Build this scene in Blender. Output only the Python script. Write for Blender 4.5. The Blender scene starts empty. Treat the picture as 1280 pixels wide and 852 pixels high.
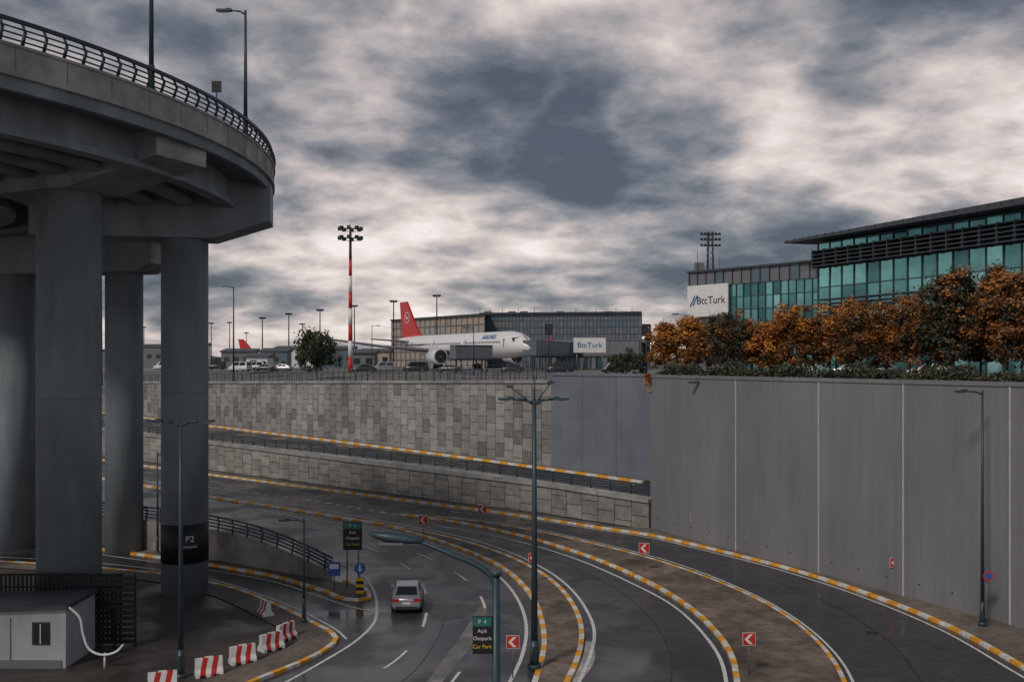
import bpy, math, random
from mathutils import Vector, Matrix
random.seed(7)
scene = bpy.context.scene
CAMZ = 15.0; F = 1200.0; HY = 452.0

def G(px, py, z=0.0):
    """survey point: ground position (at height z) of a spot seen in the reference"""
    d = (CAMZ - z) * F / (py - HY)
    return Vector(((px - 640) / F * d, d, z))
def D(px, d, z=0.0):
    return Vector(((px - 640) / F * d, d, z))
def ZZ(py, d):
    return CAMZ - (py - HY) * d / F

# ------------------------------------------------------------------ materials
def mat(name, col, rough=0.7, metal=0.0, var=0.25, scale=1.0, bump=0.0, stretch=(1,1,1), var2=0.0, scale2=0.1, spec=0.5, wet=None, bdist=0.03, stretch2=(1,1,1)):
    m = bpy.data.materials.new(name); m.use_nodes = True
    nt = m.node_tree; b = nt.nodes['Principled BSDF']
    b.inputs['Roughness'].default_value = rough
    b.inputs['Metallic'].default_value = metal
    b.inputs['Specular IOR Level'].default_value = spec
    c = (col[0], col[1], col[2], 1)
    b.inputs['Base Color'].default_value = c
    if var > 0:
        tc = nt.nodes.new('ShaderNodeTexCoord')
        mp = nt.nodes.new('ShaderNodeMapping'); mp.inputs['Scale'].default_value = stretch
        nt.links.new(tc.outputs['Object'], mp.inputs['Vector'])
        n = nt.nodes.new('ShaderNodeTexNoise'); n.inputs['Scale'].default_value = scale
        n.inputs['Detail'].default_value = 6; n.inputs['Roughness'].default_value = 0.65
        nt.links.new(mp.outputs['Vector'], n.inputs['Vector'])
        mr = nt.nodes.new('ShaderNodeMapRange')
        mr.inputs['From Min'].default_value = 0.3; mr.inputs['From Max'].default_value = 0.7
        mr.inputs['To Min'].default_value = 1 - var; mr.inputs['To Max'].default_value = 1 + var
        nt.links.new(n.outputs['Fac'], mr.inputs['Value'])
        last = mr.outputs['Result']
        if var2 > 0:
            mp2 = nt.nodes.new('ShaderNodeMapping'); mp2.inputs['Scale'].default_value = stretch2
            nt.links.new(tc.outputs['Object'], mp2.inputs['Vector'])
            n2 = nt.nodes.new('ShaderNodeTexNoise'); n2.inputs['Scale'].default_value = scale2
            n2.inputs['Detail'].default_value = 4
            nt.links.new(mp2.outputs['Vector'], n2.inputs['Vector'])
            m2 = nt.nodes.new('ShaderNodeMapRange')
            m2.inputs['From Min'].default_value = 0.3; m2.inputs['From Max'].default_value = 0.7
            m2.inputs['To Min'].default_value = 1 - var2; m2.inputs['To Max'].default_value = 1 + var2
            nt.links.new(n2.outputs['Fac'], m2.inputs['Value'])
            mu = nt.nodes.new('ShaderNodeMath'); mu.operation = 'MULTIPLY'
            nt.links.new(last, mu.inputs[0]); nt.links.new(m2.outputs['Result'], mu.inputs[1])
            last = mu.outputs[0]
            if wet:
                m3 = nt.nodes.new('ShaderNodeMapRange')
                m3.inputs['From Min'].default_value = 0.42; m3.inputs['From Max'].default_value = 0.58
                m3.inputs['To Min'].default_value = wet[0]; m3.inputs['To Max'].default_value = wet[1]
                nt.links.new(n2.outputs['Fac'], m3.inputs['Value'])
                nt.links.new(m3.outputs['Result'], b.inputs['Roughness'])
        vm = nt.nodes.new('ShaderNodeVectorMath'); vm.operation = 'SCALE'
        vm.inputs[0].default_value = col
        nt.links.new(last, vm.inputs['Scale'])
        nt.links.new(vm.outputs['Vector'], b.inputs['Base Color'])
        if bump > 0:
            bp = nt.nodes.new('ShaderNodeBump'); bp.inputs['Strength'].default_value = bump
            bp.inputs['Distance'].default_value = bdist
            nt.links.new(n.outputs['Fac'], bp.inputs['Height'])
            nt.links.new(bp.outputs['Normal'], b.inputs['Normal'])
    return m

M = {}
M['asphalt'] = mat('asphalt', (0.052,0.053,0.059), 0.4, var=0.35, scale=1.4, var2=0.42, scale2=0.16, bump=0.1, wet=(0.13,0.5), bdist=.01)
M['tar'] = mat('tar_seam', (0.02,0.02,0.022), 0.4, var=0.3, scale=2)
M['asphalt2'] = mat('asphalt_old', (0.065,0.056,0.05), 0.8, var=0.35, scale=1.4, var2=0.4, scale2=0.2, bump=0.3, wet=(.4,.85))
M['dirt'] = mat('median_paving', (0.17,0.132,0.105), 0.85, var=0.45, scale=1.5, var2=0.55, scale2=0.3, bump=0.4)
M['pave'] = mat('pavement', (0.17,0.142,0.118), 0.9, var=0.35, scale=2.5, var2=0.3, scale2=0.3)
M['white'] = mat('road_paint_white', (0.74,0.74,0.72), 0.6, var=0.35, scale=4)
M['kyel'] = mat('kerb_yellow', (0.88,0.40,0.035), 0.6, var=0.35, scale=3)
M['kwht'] = mat('kerb_white', (0.76,0.73,0.67), 0.6, var=0.35, scale=3)
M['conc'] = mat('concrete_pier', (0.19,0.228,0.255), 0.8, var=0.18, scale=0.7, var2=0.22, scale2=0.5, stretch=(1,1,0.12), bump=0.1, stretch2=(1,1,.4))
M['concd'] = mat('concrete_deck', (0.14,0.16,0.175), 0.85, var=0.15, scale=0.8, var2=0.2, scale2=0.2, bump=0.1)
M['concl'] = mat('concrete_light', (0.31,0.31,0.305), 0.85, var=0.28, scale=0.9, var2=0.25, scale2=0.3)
M['wall'] = mat('wall_grey', (0.205,0.207,0.225), 0.7, var=0.09, scale=3.2, var2=0.16, scale2=0.3, stretch=(1,1,0.03), stretch2=(1,1,.35), bump=.4, bdist=.04)
M['wallb'] = mat('wall_bluegrey', (0.17,0.19,0.23), 0.7, var=0.08, scale=2.6, var2=0.14, scale2=0.3, stretch=(1,1,0.05))
M['joint'] = mat('wall_joint', (0.5,0.5,0.52), 0.6, var=0.2)
M['gap'] = mat('panel_gap', (0.05,0.048,0.047), 0.9, var=0.1)
for i,c in enumerate([(0.26,0.26,0.255),(0.33,0.325,0.31),(0.18,0.18,0.18),(0.28,0.27,0.255)]):
    M['pan%d'%i] = mat('wall_panel_%d'%i, c, 0.85, var=0.22, scale=1.2, var2=0.25, scale2=0.15, bump=0.2, stretch2=(1,1,.4))
for i,c in enumerate([(0.27,0.262,0.245),(0.30,0.29,0.27),(0.24,0.235,0.225),(0.285,0.275,0.255)]):
    M['lpan%d'%i] = mat('low_panel_%d'%i, c, 0.85, var=0.25, scale=1.2, var2=0.28, scale2=0.25, bump=0.2)
M['rail'] = mat('rail_paint', (0.035,0.055,0.075), 0.5, 0.3, var=0.1)
M['pole'] = mat('pole_paint', (0.045,0.08,0.10), 0.45, 0.3, var=0.1)
M['galv'] = mat('galvanised_steel', (0.22,0.23,0.25), 0.5, 0.5, var=0.1)
M['black'] = mat('black_paint', (0.012,0.012,0.014), 0.6, var=0.1)
M['dark'] = mat('dark_steel', (0.03,0.033,0.038), 0.6, var=0.1)
M['red'] = mat('red_paint', (0.55,0.03,0.02), 0.5, var=0.2)
M['wpaint'] = mat('white_paint', (0.78,0.78,0.78), 0.4, var=0.1)
M['blue'] = mat('blue_paint', (0.03,0.12,0.42), 0.4, var=0.05)
M['yel'] = mat('yellow_paint', (0.8,0.5,0.03), 0.4, var=0.05)
M['green'] = mat('sign_green', (0.02,0.16,0.14), 0.5, var=0.05)
M['apron'] = mat('apron_ground', (0.20,0.20,0.19), 0.9, var=0.25, scale=0.2, var2=0.2, scale2=0.02)
M['roof'] = mat('roof_metal', (0.07,0.08,0.095), 0.5, 0.3, var=0.1)
M['bgrey'] = mat('cladding_grey', (0.17,0.18,0.205), 0.6, 0.1, var=0.08)
M['bblue'] = mat('cladding_blue', (0.12,0.17,0.205), 0.4, 0.2, var=0.1)
M['beige'] = mat('cladding_beige', (0.42,0.33,0.28), 0.7, var=0.1)
for i,c in enumerate([(0.10,0.27,0.275),(0.14,0.35,0.35),(0.055,0.16,0.18),(0.22,0.42,0.42)]):
    M['gl%d'%i] = mat('glass_teal_%d'%i, c, 0.09, 0.8, var=0.3, scale=0.25)
M['mull'] = mat('mullion', (0.05,0.08,0.09), 0.5, 0.4, var=0)
M['silver'] = mat('car_silver', (0.42,0.44,0.47), 0.3, 0.6, var=0.04)
M['carwhite'] = mat('car_white', (0.66,0.67,0.69), 0.35, 0.0, var=0.1)
M['hutwall'] = mat('hut_panel', (0.42,0.44,0.46), 0.5, 0.0, var=0.2, scale=.8, stretch=(1,1,.3))
M['cardark'] = mat('car_dark', (0.04,0.05,0.06), 0.3, 0.3, var=0.04)
M['glass'] = mat('car_glass', (0.015,0.02,0.025), 0.08, 0.0, var=0)
M['tyre'] = mat('tyre', (0.015,0.015,0.015), 0.8, var=0)
M['tail'] = mat('tail_light', (0.45,0.015,0.01), 0.3, var=0)
M['plane'] = mat('aircraft_white', (0.82,0.82,0.83), 0.3, var=0.03)
M['planered'] = mat('aircraft_red', (0.55,0.035,0.03), 0.4, var=0.05)
M['bark'] = mat('bark', (0.05,0.038,0.03), 0.9, var=0.3, scale=3)
M['hill'] = mat('hill_vegetation', (0.12,0.15,0.175), 0.95, var=0.3, scale=0.01)
M['patch']=mat('worn_asphalt',(0.17,0.165,0.155),0.4,var=0.6,scale=.9,var2=0.4,scale2=0.3)
M['patch2']=mat('cement_stain',(0.42,0.41,0.39),0.4,var=0.6,scale=1.2,var2=0.4,scale2=0.5)
def leafset(name, cols):
    return [mat('leaf_%s_%d'%(name,i), c, 0.7, var=0.25, scale=1.5) for i,c in enumerate(cols)]
LEAF = {
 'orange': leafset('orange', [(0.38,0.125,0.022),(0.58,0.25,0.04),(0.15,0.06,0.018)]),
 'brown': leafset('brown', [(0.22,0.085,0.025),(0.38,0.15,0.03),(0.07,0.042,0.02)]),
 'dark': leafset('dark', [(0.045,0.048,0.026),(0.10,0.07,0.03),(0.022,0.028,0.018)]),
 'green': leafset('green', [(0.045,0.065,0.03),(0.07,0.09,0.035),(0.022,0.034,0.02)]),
}

# ------------------------------------------------------------------ mesh builder
class MB:
    def __init__(s): s.v=[]; s.f=[]; s.mi=[]; s.sm=[]; s.mats=[]
    def m(s, mt):
        if isinstance(mt,str): mt = M[mt]
        if mt not in s.mats: s.mats.append(mt)
        return s.mats.index(mt)
    def face(s, pts, mt, smooth=False):
        b=len(s.v); s.v += [Vector(p) for p in pts]
        s.f.append(tuple(range(b,b+len(pts)))); s.mi.append(s.m(mt)); s.sm.append(smooth)
    def hexa(s, p, mt):
        b=len(s.v); s.v += [Vector(q) for q in p]; k=s.m(mt)
        for f in ((3,2,1,0),(4,5,6,7),(0,1,5,4),(1,2,6,5),(2,3,7,6),(3,0,4,7)):
            s.f.append(tuple(b+i for i in f)); s.mi.append(k); s.sm.append(False)
    def box(s, c, size, mt, rot=0.0, rx=0.0, ry=0.0):
        R = Matrix.Rotation(rot,3,'Z') @ Matrix.Rotation(ry,3,'Y') @ Matrix.Rotation(rx,3,'X')
        c=Vector(c); x,y,z=[q/2 for q in size]
        p=[c+R@Vector(q) for q in ((-x,-y,-z),(x,-y,-z),(x,y,-z),(-x,y,-z),(-x,-y,z),(x,-y,z),(x,y,z),(-x,y,z))]
        s.hexa(p, mt)
    def beam(s, p0, p1, w, z0, z1, mt):
        p0=Vector(p0); p1=Vector(p1); t=(p1-p0); t.z=0
        if t.length<1e-6: return
        t.normalize(); n=Vector((-t.y,t.x,0))*w/2; a=Vector((0,0,z0)); b=Vector((0,0,z1))
        s.hexa([p0-n+a,p1-n+a,p1+n+a,p0+n+a,p0-n+b,p1-n+b,p1+n+b,p0+n+b], mt)
    def cyl(s, p0, p1, r0, r1, mt, n=12, caps=True, smooth=True):
        p0=Vector(p0); p1=Vector(p1); a=(p1-p0)
        if a.length<1e-6: return
        a.normalize(); u=a.orthogonal().normalized(); w=a.cross(u); b=len(s.v); k=s.m(mt)
        for p,r in ((p0,r0),(p1,r1)):
            for i in range(n):
                t=2*math.pi*i/n; s.v.append(p+u*math.cos(t)*r+w*math.sin(t)*r)
        for i in range(n):
            j=(i+1)%n; s.f.append((b+i,b+j,b+n+j,b+n+i)); s.mi.append(k); s.sm.append(smooth)
        if caps:
            s.f.append(tuple(b+i for i in reversed(range(n)))); s.mi.append(k); s.sm.append(False)
            s.f.append(tuple(b+n+i for i in range(n))); s.mi.append(k); s.sm.append(False)
    def loft(s, rings, mt, smooth=True, cap=True):
        b=len(s.v); n=len(rings[0])
        for r in rings: s.v += [Vector(p) for p in r]
        k = s.m(mt)
        for q in range(len(rings)-1):
            for i in range(n):
                j=(i+1)%n; s.f.append((b+q*n+i,b+q*n+j,b+(q+1)*n+j,b+(q+1)*n+i)); s.mi.append(k); s.sm.append(smooth)
        if cap:
            s.f.append(tuple(b+i for i in reversed(range(n)))); s.mi.append(k); s.sm.append(False)
            e=b+(len(rings)-1)*n
            s.f.append(tuple(e+i for i in range(n))); s.mi.append(k); s.sm.append(False)
    def sweep(s, pts, o0, o1, z0, z1, mt, bottom=True):
        ns=normals(pts)
        for i in range(len(pts)-1):
            k = mt(i) if callable(mt) else mt
            a,b_,na,nb = pts[i],pts[i+1],ns[i],ns[i+1]
            up0=Vector((0,0,z0)); up1=Vector((0,0,z1))
            A0,A1=a+na*o0,a+na*o1; B0,B1=b_+nb*o0,b_+nb*o1
            s.face([A0+up1,B0+up1,B1+up1,A1+up1], k)
            s.face([A0+up0,B0+up0,B0+up1,A0+up1], k)
            s.face([A1+up1,B1+up1,B1+up0,A1+up0], k)
            if bottom: s.face([A1+up0,B1+up0,B0+up0,A0+up0], k)
        for q in (0,len(pts)-1):
            k = mt(min(q,len(pts)-2)) if callable(mt) else mt
            a=pts[q]; na=ns[q]; up0=Vector((0,0,z0)); up1=Vector((0,0,z1))
            s.face([a+na*o0+up0,a+na*o0+up1,a+na*o1+up1,a+na*o1+up0], k)
    def obj(s, name, loc=None, parent=None, rotz=0):
        me=bpy.data.meshes.new(name); me.from_pydata([tuple(v) for v in s.v],[],s.f)
        for mt in s.mats: me.materials.append(mt)
        me.polygons.foreach_set('material_index', s.mi)
        me.polygons.foreach_set('use_smooth', s.sm)
        me.update()
        o=bpy.data.objects.new(name,me); scene.collection.objects.link(o)
        if loc is not None: o.location=loc
        o.rotation_euler[2]=rotz
        if parent: o.parent=parent
        return o

def normals(pts):
    r=[]
    for i in range(len(pts)):
        a=pts[max(i-1,0)]; b=pts[min(i+1,len(pts)-1)]
        t=Vector((b.x-a.x,b.y-a.y,0))
        if t.length<1e-9: t=Vector((1,0,0))
        t.normalize(); r.append(Vector((-t.y,t.x,0)))
    return r
def curve(pts, step=0.6):
    P=[Vector(p) for p in pts]
    if len(P)>2:
        Q=[P[0]*2-P[1]]+P+[P[-1]*2-P[-2]]; dense=[]
        for i in range(1,len(Q)-2):
            p0,p1,p2,p3=Q[i-1],Q[i],Q[i+1],Q[i+2]
            d0=max((p1-p0).length,1e-3); d1=max((p2-p1).length,1e-3); d2=max((p3-p2).length,1e-3)
            m1=((p2-p1)/d1*d0+(p1-p0)/d0*d1)/(d0+d1)*d1
            m2=((p3-p2)/d2*d1+(p2-p1)/d1*d2)/(d1+d2)*d1
            for k in range(24):
                t=k/24; t2=t*t; t3=t2*t
                dense.append(p1*(2*t3-3*t2+1)+m1*(t3-2*t2+t)+p2*(-2*t3+3*t2)+m2*(t3-t2))
        dense.append(P[-1])
    else: dense=P
    L=[0]
    for i in range(1,len(dense)): L.append(L[-1]+(dense[i]-dense[i-1]).length)
    n=max(2,int(L[-1]/step)+1) if step>0 else int(-step)
    out=[]; j=0
    for k in range(n):
        s=L[-1]*k/(n-1)
        while j<len(L)-2 and L[j+1]<s: j+=1
        t=(s-L[j])/max(L[j+1]-L[j],1e-9); out.append(dense[j].lerp(dense[j+1],t))
    return out
def gc(px, step=0.6, z=0.0): return curve([G(a,b,z) for a,b in px], step)
def strip(mb, pts, w, z, mt, dash=None, off=0):
    ns=normals(pts); s=0
    for i in range(len(pts)-1):
        a,b=pts[i],pts[i+1]; l=(b-a).length
        if dash is None or (s % (dash[0]+dash[1]))<dash[0]:
            u=Vector((0,0,z))
            mb.face([a+ns[i]*(off-w/2)+u,b+ns[i+1]*(off-w/2)+u,b+ns[i+1]*(off+w/2)+u,a+ns[i]*(off+w/2)+u], mt)
        s+=l
def fill(mb, A, B, z, mt):
    n=len(A); u=Vector((0,0,z))
    for i in range(n-1): mb.face([A[i]+u,A[i+1]+u,B[i+1]+u,B[i]+u], mt)
def text(name, body, size, mt, loc, rot, parent, ext=0.01):
    cu=bpy.data.curves.new(name,'FONT'); cu.body=body; cu.size=size; cu.extrude=ext
    cu.align_x='CENTER'; cu.align_y='CENTER'; cu.materials.append(M[mt] if isinstance(mt,str) else mt)
    o=bpy.data.objects.new(name,cu); scene.collection.objects.link(o)
    o.location=loc; o.rotation_euler=rot
    if parent:
        o.parent=parent; o.matrix_parent_inverse = Matrix.Translation(parent.location).inverted() if parent.rotation_euler[2]==0 else parent.matrix_basis.inverted()
    return o

# ------------------------------------------------------------------ ground + roads
mb=MB(); mb.face([(-400,-60,-0.02),(120,-60,-0.02),(120,420,-0.02),(-400,420,-0.02)],'asphalt'); mb.obj('ground')

NW_A=G(813,661); NW_B=Vector((28.6,53.7,0)); NW_C=NW_B+(NW_B-NW_A)*1.1
RN=[Vector((12.4,85.9,2.6)),Vector((3.9,94.2,2.9)),Vector((-42,133.3,3.8)),Vector((-66.4,153.8,4.3)),Vector((-115,195,5.3)),Vector((-190,258,6))]
RF=[Vector((14.3,99,2.6)),Vector((4.5,109,2.9)),Vector((-53.8,170,3.8)),Vector((-90,207,4.3)),Vector((-160,280,5.3)),Vector((-250,375,6))]
TOP=[13.6,12.6,11.2,10.4,9.8,9.6]

mb=MB()
edge=[Vector((NW_C.x,NW_C.y,13.5)),Vector((NW_A.x,NW_A.y,13.5)),Vector((RF[0].x,RF[0].y,13.5)),Vector((RF[1].x,RF[1].y,13.45)),Vector((RF[1].x-.05,RF[1].y+.05,12.5))]
for i in range(2,6): edge.append(Vector((RF[i].x,RF[i].y,TOP[i]-0.1)))
back=[Vector((NW_C.x+50,NW_C.y+10,13.5)),Vector((60,120,13.4)),Vector((60,140,13.2)),Vector((40,160,13.1)),Vector((30,165,13.0)),Vector((-40,230,13)),Vector((-80,270,13)),Vector((-150,350,13)),Vector((-240,450,13))]
far=[Vector((4000,-200,13)),Vector((4000,800,13)),Vector((4000,1500,13)),Vector((3000,3500,13)),Vector((1500,4500,13)),Vector((0,5000,13)),Vector((-1500,5000,13)),Vector((-3500,4000,13)),Vector((-5000,3500,13))]
for i in range(len(edge)-1):
    mb.face([edge[i],back[i],back[i+1],edge[i+1]],'apron'); mb.face([back[i],far[i],far[i+1],back[i+1]],'apron')
mb.obj('airport_ground')

mb=MB()
rn=[Vector((22,72,2.3)),Vector((13.6,85.4,2.6))]+RN
rf=[Vector((30,83,2.3)),Vector((14.9,98.4,2.6))]+RF
fill(mb,rn,rf,0,'asphalt')
mb.obj('ramp_road')
mb=MB(); c=curve([p+Vector((0,0,0)) for p in RF[:5]],1.5)
mb.sweep(c,1.1,1.5,0.0,0.26,lambda i:'kyel' if i%2 else 'kwht')
mb.sweep(c,-.2,1.1,0.0,0.22,'pave')
strip(mb,c,0.2,0.01,'white',off=2.2)
mb.obj('ramp_kerb')

def panel_wall(name, A, topz, pw, ph, prefix, cope=True):
    mb=MB()
    for k in range(len(A)-1):
        a,b=A[k],A[k+1]; za,zb=a.z,b.z
        ta,tb=topz[k],topz[k+1]; h=Vector((b.x-a.x,b.y-a.y,0)); L=h.length; h.normalize(); n=Vector((h.y,-h.x,0))
        if n.y>0: n=-n
        a0=Vector((a.x,a.y,0))
        def P(s,z,o): return a0+h*s+n*o+Vector((0,0,z))
        mb.hexa([P(0,za-.3,0),P(L,zb-.3,0),P(L,zb-.3,-.6),P(0,za-.3,-.6),P(0,ta,0),P(L,tb,0),P(L,tb,-.6),P(0,ta,-.6)],'gap')
        cols=max(1,round(L/pw)); w=L/cols
        for i in range(cols):
            s0=i*w; s1=s0+w; f=(s0+s1)/2/L; zb_=za+(zb-za)*f; zt=ta+(tb-ta)*f
            z=zt-(ph/2 if (i%2) else ph)
            zs=[zt]
            while z>zb_: zs.append(z); z-=ph
            zs.append(zb_)
            for q in range(len(zs)-1):
                hi,lo=zs[q],zs[q+1]
                if hi-lo<0.1: continue
                d=0.04+random.random()*0.04; g=0.035
                mt=prefix+str(random.choice([0,0,1,1,2,3]))
                mb.hexa([P(s0+g,lo+g,d),P(s1-g,lo+g,d),P(s1-g,lo+g,-.1),P(s0+g,lo+g,-.1),P(s0+g,hi-g,d),P(s1-g,hi-g,d),P(s1-g,hi-g,-.1),P(s0+g,hi-g,-.1)],mt)
        if cope:
            mb.hexa([P(0,ta,.25),P(L,tb,.25),P(L,tb,-.7),P(0,ta,-.7),P(0,ta+.35,.25),P(L,tb+.35,.25),P(L,tb+.35,-.7),P(0,ta+.35,-.7)],'concl')
    return mb.obj(name)
panel_wall('panelled_retaining_wall', RF[1:], TOP[1:], 1.55,1.6,'pan')
LW=[Vector((12.3,85.9,0))]+[Vector((p.x,p.y,0)) for p in RN[1:]]
panel_wall('low_retaining_wall', LW, [p.z-0.2 for p in RN], 2.0,1.3,'lpan')

mb=MB()
h=(NW_C-NW_A); L=h.length; h.normalize(); n=Vector((h.y,-h.x,0))
if n.x>0: n=-n
def W(s,o,z): return NW_A+h*s+n*o+Vector((0,0,z))
L0=(NW_B-NW_A).length
js=[0,.324*L0,.570*L0,.773*L0,.979*L0,1.19*L0,1.4*L0,1.62*L0,1.85*L0,L]
for i in range(len(js)-1):
    a,b=js[i],js[i+1]-0.1
    mb.hexa([W(a,0,0),W(b,0,0),W(b,-.7,0),W(a,-.7,0),W(a,0,13.6),W(b,0,13.6),W(b,-.7,13.6),W(a,-.7,13.6)],'wall')
    mb.hexa([W(b,.03,0),W(b+.1,.03,0),W(b+.1,-.6,0),W(b,-.6,0),W(b,.03,13.6),W(b+.1,.03,13.6),W(b+.1,-.6,13.6),W(b,-.6,13.6)],'joint')
    k=a+1.2
    while k<b-.6:
        mb.cyl(W(k,0,1.1),W(k,.05,1.1),.05,.05,'dark',6); k+=2.4
mb.hexa([W(0,.08,13.6),W(L,.08,13.6),W(L,-.8,13.6),W(0,-.8,13.6),W(0,.08,13.85),W(L,.08,13.85),W(L,-.8,13.85),W(0,-.8,13.85)],'wall')
mb.obj('concrete_retaining_wall')
mb=MB()
a=RF[1].copy(); b=RF[0].copy(); a.z=b.z=0
h2=(b-a).normalized(); b=b+h2*22; n2=Vector((h2.y,-h2.x,0))
if n2.y>0: n2=-n2
q=[0,4.7,9.5,(b-a).length]
P=lambda s,o,z:a+h2*s+n2*o+Vector((0,0,z))
for i in range(3):
    s0,s1=q[i]+.02,q[i+1]-.02
    mb.hexa([P(s0,0.1,1.5),P(s1,0.1,1.5),P(s1,-.6,1.5),P(s0,-.6,1.5),P(s0,0.1,13.45),P(s1,.1,13.45),P(s1,-.6,13.45),P(s0,-.6,13.45)],'wallb')
mb.hexa([P(0,.2,13.45),P(14,.2,13.45),P(14,-.8,13.45),P(0,-.8,13.45),P(0,.2,13.75),P(14,.2,13.75),P(14,-.8,13.75),P(0,-.8,13.75)],'wallb')
mb.obj('ramp_side_wall')

K_outer=[(1420,925),(1340,870),(1275,832),(1200,790),(1100,748),(1000,715),(880,684),(813,669),(740,658),(640,643),(520,627),(400,611),(262,593),(180,582),(122,574),(40,563),(-80,548)]
K_m1L=[(500,643),(560,651),(640,667),(720,690),(790,718),(850,751),(890,785),(912,815),(922,860),(915,960),(890,1100)]
K_m1R=[(500,643),(560,648),(640,659),(740,680),(830,704),(900,729),(960,757),(1010,792),(1040,825),(1060,865),(1085,960),(1100,1100)]
K_m2L=[(480,656),(560,680),(625,708),(662,742),(678,780),(680,810),(668,856),(630,950),(560,1100)]
K_m2R=[(480,656),(560,672),(640,698),(690,727),(716,757),(727,790),(723,820),(706,860),(670,950),(600,1100)]
K_m2far=[(-120,566),(0,579),(122,597),(262,621),(400,643),(480,656)]
K_exit=[(-60,662),(40,674),(122,686),(180,694),(262,706),(340,720),(405,739),(440,750),(458,750),(460,742),(452,734),(430,727)]
K_park=[(-60,700),(60,706),(150,713),(215,720),(262,729),(300,739),(345,757),(388,778),(414,792),(420,800),(408,812),(375,829),(330,847),(280,868),(200,905),(80,960)]
def kerb(name, px, w=0.28, step=1.0):
    mb=MB(); c=gc(px,step)
    mb.sweep(c,-w/2,w/2,-0.02,0.14,lambda i:'kyel' if i%2 else 'kwht',bottom=False)
    return mb.obj(name)
kerb('kerb',K_outer,w=.32); kerb('kerb',K_m1L); kerb('kerb',K_m1R,w=.22); kerb('kerb',K_m2L); kerb('kerb',K_m2R); kerb('kerb',K_m2far,w=.5,step=1.4); kerb('kerb',K_exit,step=.9); kerb('kerb',K_park,step=.9)
mb=MB(); fill(mb,gc(K_m1L,-80),gc(K_m1R,-80),0.11,'dirt'); mb.obj('median_pavement')
mb=MB(); fill(mb,gc(K_m2L,-80),gc(K_m2R,-80),0.11,'dirt'); mb.obj('median_pavement')
mb=MB(); c=gc(K_outer[:9],1.5)
inner=[]
for p in c:
    s=(p-NW_A).dot(h); inner.append(NW_A+h*max(s,0))
fill(mb,c,inner,0.12,'pave')
c=gc(K_outer[8:],2.0); nn=normals(c)
fill(mb,c,[p+(k if k.y>0 else -k)*1.5 for p,k in zip(c,nn)],0.12,'pave')
mb.obj('footway')
mb=MB()
wb=[(-60,655),(40,668),(122,680),(180,688),(262,700),(330,712),(380,721),(415,727),(440,731),(452,737)]
fill(mb,gc(K_exit[:9],-60),gc(wb,-60),0.1,'dirt'); mb.obj('island_pavement')
mb=MB(); kp=gc(K_park,-80); nn=normals(kp)
cen=Vector((-28,48,0)); k0=nn[40]; sg=1 if (cen-kp[40]).dot(k0)>0 else -1
inn=[p+k*sg*2.0 for p,k in zip(kp,nn)]
fill(mb,kp,inn,0.11,'pave'); mb.obj('pavement')
mb=MB(); poly=[p+k*sg*1.9 for p,k in zip(kp,nn)]
lot=[Vector((p.x,p.y,0.05)) for p in poly]
cc=Vector((-40,45,0.05)); lot2=lot+[Vector((-60,-10,0.05)),Vector((-120,30,0.05))]
for i in range(len(lot2)-1): mb.face([cc,lot2[i],lot2[i+1]],'asphalt2')
mb.face([cc,lot2[-1],lot2[0]],'asphalt2'); mb.obj('parking_lot')

la=[(-60,590),(60,603),(180,622),(262,638),(330,650),(400,664),(455,682),(505,706),(530,735),(533,765),(520,798),(490,828),(452,850),(380,890)]
lb=[(122,606),(262,627),(330,638),(400,653),(480,675),(545,702),(592,733),(607,765),(596,803),(570,845),(520,900)]
r2=[(540,655),(640,674),(720,698),(785,726),(838,754),(878,790),(900,822),(909,862),(900,960)]
mb=MB()
c=gc([(560,760),(545,800),(515,840),(470,875)],1.0); strip(mb,c,.07,-.0135,'tar')
c=gc([(700,700),(770,735),(820,780),(840,830),(835,870)],1.0); strip(mb,c,.07,-.0135,'tar')
c=gc([(960,722),(1040,755),(1110,800),(1160,860)],1.0); strip(mb,c,.07,-.0135,'tar')
for px_,py_ in ((575,770),(860,730),(1090,790)):
    p=G(px_,py_); mb.face([p+Vector((.33*math.cos(k*math.pi/8),.33*math.sin(k*math.pi/8),-.0135)) for k in range(16)],'tar')
mb.obj('road_seams')
def lines(name,specs):
    for i,(px_,w_,dash,off) in enumerate(specs):
        mb=MB(); strip(mb,gc(px_,0.5),w_,0.0-.004*(i%2),'white',dash=dash,off=off); mb.obj(name)
lines('road_marking',[
 (K_outer,0.16,None,0.75),
 ([(-120,571),(0,585),(122,603),(262,628),(400,650),(480,664),(560,689),(618,716),(648,750),(658,785),(652,820),(632,862),(590,950)],.19,None,0),
 ([(-120,562),(0,574),(122,591),(262,614),(400,636),(500,655),(580,671),(650,695),(702,725),(731,758),(743,790),(738,818),(720,860),(680,950)],.19,None,0),
 (r2,.19,None,0),
 ([(560,645),(640,655),(740,676),(840,702),(910,728),(970,757),(1020,792),(1052,826),(1072,865),(1095,960)],.14,None,0),
 (la,.16,(3,4.5),0),(lb,.16,(3,4.5),0),
 ([(200,601),(400,627),(480,640),(500,643)],.6,(.6,1.2),0),
 ([(262,601),(400,618),(520,633),(640,649)],.14,(3,5),0),
 ([(418,700),(448,714),(466,735),(471,757),(466,780),(445,800),(400,828),(345,858),(250,900)],.17,None,0),
 ([(-60,668),(122,692),(262,712),(340,726),(400,745),(440,758),(463,763)],.14,None,0),
 ([(-60,693),(122,703),(215,714),(262,723),(330,744),(395,772),(425,790),(433,798)],.14,None,0)])
mb=MB()
fill(mb,gc([(604,748),(590,772),(568,805),(545,835),(520,870)],-40),gc([(609,748),(606,775),(590,805),(566,835),(538,870)],-40),-.0165,'patch')
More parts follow.
